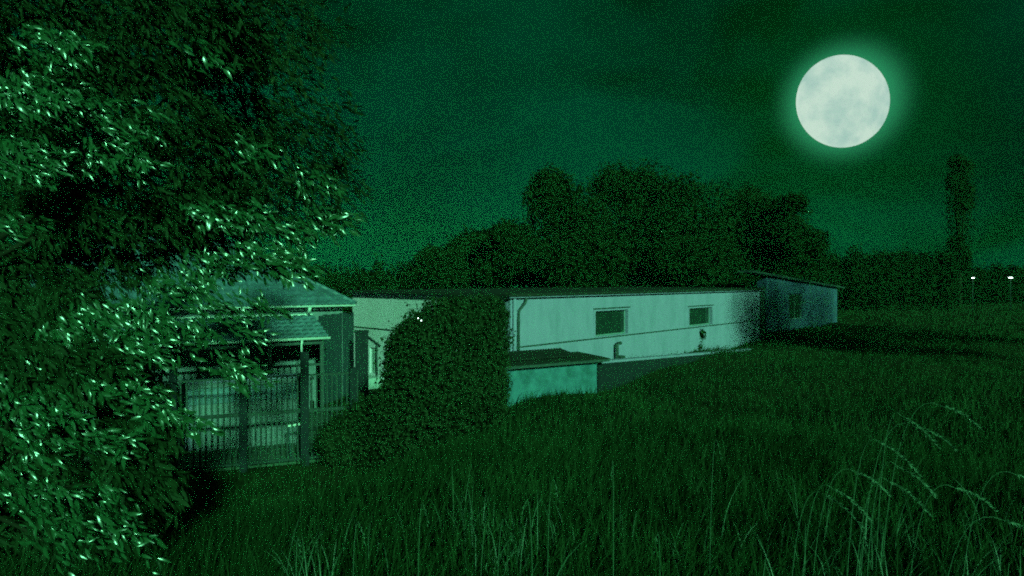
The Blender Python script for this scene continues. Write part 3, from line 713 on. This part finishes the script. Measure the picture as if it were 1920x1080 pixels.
# dark body of the tree, filling the upper left
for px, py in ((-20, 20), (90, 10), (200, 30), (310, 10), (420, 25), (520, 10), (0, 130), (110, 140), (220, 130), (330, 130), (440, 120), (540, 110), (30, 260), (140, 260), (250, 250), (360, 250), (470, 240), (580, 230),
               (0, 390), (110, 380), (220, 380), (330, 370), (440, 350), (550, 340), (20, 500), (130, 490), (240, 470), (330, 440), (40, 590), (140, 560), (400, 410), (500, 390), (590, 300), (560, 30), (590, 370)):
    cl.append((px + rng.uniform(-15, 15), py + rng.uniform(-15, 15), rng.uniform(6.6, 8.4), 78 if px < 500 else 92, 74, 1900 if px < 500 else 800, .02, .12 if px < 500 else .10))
up = list(cl)
for px, py, rx, ry, n, br in ((100, 90, 60, 35, 330, .5), (60, 190, 75, 50, 520, .55), (150, 200, 60, 50, 300, .45), (40, 290, 70, 40, 420, .6), (130, 290, 70, 35, 330, .55), (250, 230, 50, 50, 120, .4), (230, 290, 60, 30, 120, .5),
                              (390, 110, 60, 30, 70, .3), (480, 290, 60, 30, 90, .3), (590, 340, 55, 25, 110, .4), (620, 410, 40, 22, 150, .8), (560, 430, 60, 22, 170, .6), (470, 410, 60, 25, 160, .5), (390, 400, 50, 20, 110, .4), (20, 420, 50, 30, 60, .3),
                              (480, 480, 70, 26, 300, .75), (540, 500, 40, 20, 160, .85), (400, 500, 60, 26, 260, .6)):
    up.append((px, py, rng.uniform(5.8, 6.5), rx, ry, int(n * 1.3), min(.9, br * 1.15), .10))
tb = (-7.2, 6.8, float(gh(-7.2, 6.8)))
leafy('tree', tb, up, 'large overhanging tree with narrow glinting leaves filling the upper left', 'tree', .22, 2.5, single=9)
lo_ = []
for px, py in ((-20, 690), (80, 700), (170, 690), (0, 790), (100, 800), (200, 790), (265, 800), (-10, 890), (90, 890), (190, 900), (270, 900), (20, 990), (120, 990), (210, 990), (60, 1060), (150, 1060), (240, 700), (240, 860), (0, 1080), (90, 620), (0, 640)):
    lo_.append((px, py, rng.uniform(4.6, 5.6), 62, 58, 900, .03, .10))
for px, py, rx, ry, n, br, Y in ((330, 540, 70, 26, 210, .7, 5.2), (430, 570, 60, 22, 120, .6, 5.2), (260, 590, 60, 28, 240, .65, 5), (180, 600, 50, 24, 170, .7, 4.9), (130, 640, 50, 28, 210, .7, 4.8), (350, 620, 60, 26, 210, .6, 5.0), (250, 650, 70, 28, 290, .65, 4.8),
                                  (430, 690, 50, 22, 130, .75, 4.9), (150, 700, 70, 30, 280, .6, 4.7), (60, 710, 50, 26, 190, .6, 4.6), (20, 740, 50, 30, 200, .65, 4.5), (220, 720, 60, 25, 180, .6, 4.6), (300, 770, 60, 25, 100, .5, 4.6), (360, 785, 40, 18, 60, .7, 4.6), (110, 780, 60, 25, 120, .5, 4.4), (40, 830, 50, 30, 90, .4, 4.2),
                                  (200, 830, 60, 30, 80, .4, 4.3), (60, 930, 60, 35, 140, .5, 3.9), (170, 950, 60, 40, 130, .45, 3.9), (110, 1000, 70, 35, 120, .4, 3.8), (240, 1000, 40, 22, 60, .6, 3.8), (500, 580, 30, 14, 40, .6, 5.2), (470, 620, 30, 14, 40, .6, 5.2)):
    lo_.append((px, py, Y, rx, ry, int(n * 1.25), min(.9, br * 1.15), .082 if py < 900 else .07))
sb = (-4.4, 4.6, float(gh(-4.4, 4.6)))
leafy('shrub', sb, lo_, 'bright glossy leaved shrub at the lower left before the fence', 'shrub', .09, .6, single=7)

# unseen trees added right of the frame to shade the wall end and outbuilding
def shade_tree(cx_, cy_, pts, lab, n):
    stc = [((cx_ + x_, cy_ + y_, z_), (r_, r_, r_), w_) for x_, y_, z_, r_, w_ in pts]
    crowned('tree', (cx_, cy_, float(gh(cx_, cy_))), stc, n, .20, M['bush'], lab, 'tree', 'unseen trees added for shade right of the view', .28)
shade_tree(20.5, 13.0, ((-4.0, 0, 9.6, .9, .25), (-3.6, .2, 8.4, .9, .25), (-3.0, 0, 10.4, 1, .5), (-2.4, .4, 9.0, 1.2, 1), (-1.2, -.4, 10.4, 1.6, 2), (-1.0, .4, 8.0, 1.5, 2), (.6, 0, 11.6, 1.7, 2), (.8, .5, 9.4, 1.8, 3), (1.8, -.4, 7.6, 1.6, 2), (2.6, .2, 10.8, 1.9, 3), (2.8, 0, 12.6, 1.5, 1.5)), 'nearer unseen tree added to shade the far end of the wall', 12000)
shade_tree(27.6, 13.6, ((-3.4, 0, 9.0, 1.8, 2), (-3, .4, 12, 1.9, 3), (-1.6, -.5, 10.2, 2, 3), (-.8, 0, 13.4, 2.1, 3), (1.2, .6, 11.2, 2.2, 3), (2.8, 0, 13.8, 2.1, 3), (4, 0, 11.6, 2, 2), (5.6, 0, 12.6, 2, 2), (5.4, 0, 14.6, 2, 2), (1, 0, 8.4, 2, 2), (0, 0, 15.4, 1.7, 1.5)), 'farther unseen tree added to shade the dim outbuilding', 12000)

# ------------------------------------------------------------------ grass
def strips(P_, D_, H_, W_, seg=3, droop=.5):
    """curved tapering blades: base P, lean dir D (xy), height H"""
    n = len(P_); side = np.stack([-D_[:, 1], D_[:, 0], np.zeros(n)], 1); mixr = rng.normal(size=(n, 3)); mixr[:, 2] = 0; side = unit(side + mixr * .8)
    rows = []
    for s_ in range(seg + 1):
        t_ = s_ / seg; c = P_ + np.stack([D_[:, 0] * H_ * droop * t_ ** 2, D_[:, 1] * H_ * droop * t_ ** 2, H_ * (t_ - .28 * droop * t_ ** 3)], 1)
        w_ = (W_ * (1 - t_ ** 1.5) * .5 + .0004)[:, None]; rows += [c - side * w_, c + side * w_]
    v = np.stack(rows, 1); k = 2 * (seg + 1); base = (np.arange(n) * k)[:, None]
    f = np.concatenate([base + np.array([[2 * s_, 2 * s_ + 1, 2 * s_ + 3, 2 * s_ + 2]]) for s_ in range(seg)], 0)
    return v.reshape(-1, 3), f
def scatter(n, y0, y1, power=1.0, x_lim=None):
    y_ = y0 + (y1 - y0) * rng.random(n) ** power; lim = y_ * .95 + .6; x_ = rng.uniform(-1, 1, n) * lim
    return x_, y_
def grass(name, label, n, y0, y1, h0, h1, w_, mt, power=1.0, keep=None, seg=3, wind=.35, droop=.55):
    x_, y_ = scatter(n, y0, y1, power)
    # tufts
    k = n // 14; cx_, cy_ = scatter(k, y0, y1, power); j = rng.integers(0, k, n); tuft = rng.random(n) < .7; sp_ = .05 + .012 * cy_[j]
    x_ = np.where(tuft, cx_[j] + rng.normal(size=n) * sp_, x_); y_ = np.where(tuft, cy_[j] + rng.normal(size=n) * sp_, y_)
    th_ = rng.random(k)[j]
    if keep is not None: m_ = keep(x_, y_); x_, y_, th_ = x_[m_], y_[m_], th_[m_]
    P_ = np.stack([x_, y_, gh(x_, y_) - .02], 1); nn = len(P_)
    a = rng.uniform(0, 2 * math.pi, nn); D_ = np.stack([np.cos(a) + wind * 1.6, np.sin(a)], 1); H_ = (h0 + (h1 - h0) * rng.random(nn) ** 1.5) * (.6 + .6 * th_)
    v, f = strips(P_, D_ * rng.uniform(.3, 1, nn)[:, None], H_, w_ * rng.uniform(.6, 1.3, nn), seg, droop)
    o = link(bpy.data.objects.new(name, np_mesh(name, v, f, mt, True))); tag(o, label, 'grass', kind='stuff'); return o
# footprint tests: keep blades out of buildings and the paved yard
def inside(empt, x_, y_, bx0, bx1, by0, by1):
    a = empt.rotation_euler.z; dx = x_ - empt.location.x; dy = y_ - empt.location.y
    lx = dx * math.cos(a) + dy * math.sin(a); ly = -dx * math.sin(a) + dy * math.cos(a)
    return (lx > bx0) & (lx < bx1) & (ly > by0) & (ly < by1)
def free(x_, y_):
    return ~(inside(bl, x_, y_, -1.2, LX + .1, -.12, LY + .2) | inside(hs_, x_, y_, -9.5, 2.2, -1.5, 10) | inside(sh, x_, y_, -.1, Ls + .1, -.02, 2) | inside(fn, x_, y_, XL, XR, -.05, 6) | inside(ob, x_, y_, -.1, ol, -.1, 5.2))
grass('grass', 'rough dark grass covering the bank in the foreground', 110000, 1.8, 9, .12, .42, .009, M['grass'], 1.3, free)
grass('grass', 'dark meadow grass on the slope before the buildings', 90000, 8, 32, .12, .40, .022, M['grass'], 1.2, free, 2)
grass('grass', 'far dark field grass reaching to the hedges', 40000, 28, 90, .15, .5, .08, M['grass'], 1.4, free, 2)
def pale_keep(x_, y_):
    u_ = x_ / y_ * F + 960
    return free(x_, y_) & (u_ > 520) & (rng.random(len(x_)) < np.where((u_ < 700) | ((u_ > 840) & (u_ < 1060)), .9, np.where(u_ > 1450, .8, .35)))
grass('tall_grass', 'sparse pale tall grass blades catching light along the bottom', 2400, 2.3, 4.8, .28, .62, .006, M['straw'], 1.2, pale_keep, 6, .1, .5)
def mid_keep(x_, y_):
    u_ = x_ / y_ * F + 960; return free(x_, y_) & (u_ > 1080)
grass('tall_grass', 'thin paler grass scattered on the right slope', 2600, 5, 16, .2, .5, .007, M['straw_dim'], 1.3, mid_keep, 4, .3, .6)

# individual seeding stalks
def stalk(px, py, Y, tx, ty, label, r_=.0022, head=.20, grp='drooping seed stalks at the right'):
    """root pixel column px,py near the ground; tip at tx,ty"""
    b_ = at(px, py, Y); g = float(gh(b_.x, Y)); tip = at(tx, ty, Y - .1); root = empty('grass_stalk', (b_.x, Y, g)); tag(root, label, 'grass stalk', grp)
    base = Vector((0, 0, -.03)); tp = tip - root.location; ctrl = Vector((tp.x * .15, tp.y * .3, tp.z * 1.15)); pts = []
    for i_ in range(11):
        t_ = i_ / 10; pts.append(base * (1 - t_) ** 2 + ctrl * 2 * t_ * (1 - t_) + tp * t_ ** 2)

    MB().tube(pts, r_, 5, r_ * .5).build('stem', M['straw'], root, True)
    d = (pts[-1] - pts[-2]).normalized(); k = 90 if head > .1 else 12
    if head > .1: d = (d * .9 + Vector((random.uniform(.2, .6), random.uniform(-.3, .3), random.uniform(0, .3)))).normalized()
    Pp = np.array([pts[-1] + d * head * (i_ / k) + Vector((0, 0, -head * .5 * (i_ / k) ** 2)) for i_ in range(k)])
    T_ = np.array(d)[None, :] + rng.normal(size=(k, 3)) * .35 + np.array([0, 0, -.25]); v, f = leaf_arrays(Pp, T_, rng.normal(size=(k, 3)), np.full(k, 0.024 if head > .1 else .018), np.full(k, .0045 if head > .1 else .004))
    so = link(bpy.data.objects.new('seed_head', np_mesh('seed_head', v, f, M['straw'])), root)
    # one long leaf
    v, f = strips(np.array([[0, 0, 0.]]), np.array([[random.uniform(-.6, 1), random.uniform(-.6, .3)]]), np.array([tp.z * .6]), np.array([.008]), 6, .9)
    link(bpy.data.objects.new('leaf', np_mesh('leaf', v, f, M['straw'], True)), root)
for a in ((1480, 1090, 3.6, 1545, 928, 'leftmost arching stalk of the right hand clump'), (1500, 1090, 3.5, 1560, 915, 'arching stalk just right of the leftmost in the clump'), (1520, 1090, 3.7, 1605, 885, 'longer stalk arching over the leftmost pair'),
          (1585, 1090, 3.6, 1650, 830, 'tall thin stalk left of the middle of the clump'), (1600, 1090, 3.5, 1665, 902, 'stalk with flat reaching head in the middle of the clump'), (1622, 1090, 3.6, 1680, 872, 'upright stalk with level head above the middle of the clump'),
          (1640, 1090, 3.8, 1690, 780, 'tall stalk reaching highest beside the central stems'), (1650, 1090, 3.9, 1768, 762, 'highest stalk bending far right'), (1610, 1090, 3.8, 1715, 800, 'long stalk with head beside the highest one'),
          (1700, 1090, 3.6, 1790, 915, 'stalk bending right of the clump'), (1760, 1090, 3.4, 1880, 975, 'low stalk near the right edge'), (1800, 1090, 3.7, 1905, 890, 'tall stalk near the right edge')):
    stalk(*a)
for a in ((783, 1090, 3.3, 795, 950, 'upright pale stalk below the low bush'), (1000, 1090, 3.2, 985, 945, 'hooked pale stalk with bright stem at bottom centre'), (1025, 1090, 3.3, 1040, 905, 'tall straight pale stalk right of the hooked one'),
          (555, 1090, 3.1, 560, 1015, 'short bright stalk at the left end of the pale grass'), (1150, 1090, 3.6, 1148, 870, 'thin upright stalk right of centre'), (1238, 1090, 3.3, 1232, 1005, 'short stalk right of the thin upright one'),
          (930, 1090, 3.2, 950, 980, 'bent pale stalk left of the hooked one'), (660, 1090, 3.2, 675, 985, 'leaning pale stalk in the left grass'), (1330, 1090, 3.9, 1345, 830, 'tall faint stalk between centre and the right clump')):
    stalk(*a, head=.07, grp='pale stalks along the bottom')

# ------------------------------------------------------------------ haze
hz = MB().box(-155, 155, -62, 165, -.5, 19).build('haze', None if False else M['ground'])
hm = bpy.data.materials.new('haze_air'); hm.use_nodes = True; t = hm.node_tree; t.nodes.clear()
pv = t.nodes.new('ShaderNodeVolumePrincipled'); pv.inputs['Density'].default_value = 0.0004; pv.inputs['Color'].default_value = (.12, .95, .38, 1); pv.inputs['Anisotropy'].default_value = -0.35
o = t.nodes.new('ShaderNodeOutputMaterial'); t.links.new(pv.outputs[0], o.inputs['Volume'])
hz.data.materials.clear(); hz.data.materials.append(hm); tag(hz, 'thin green night haze', kind='stuff')
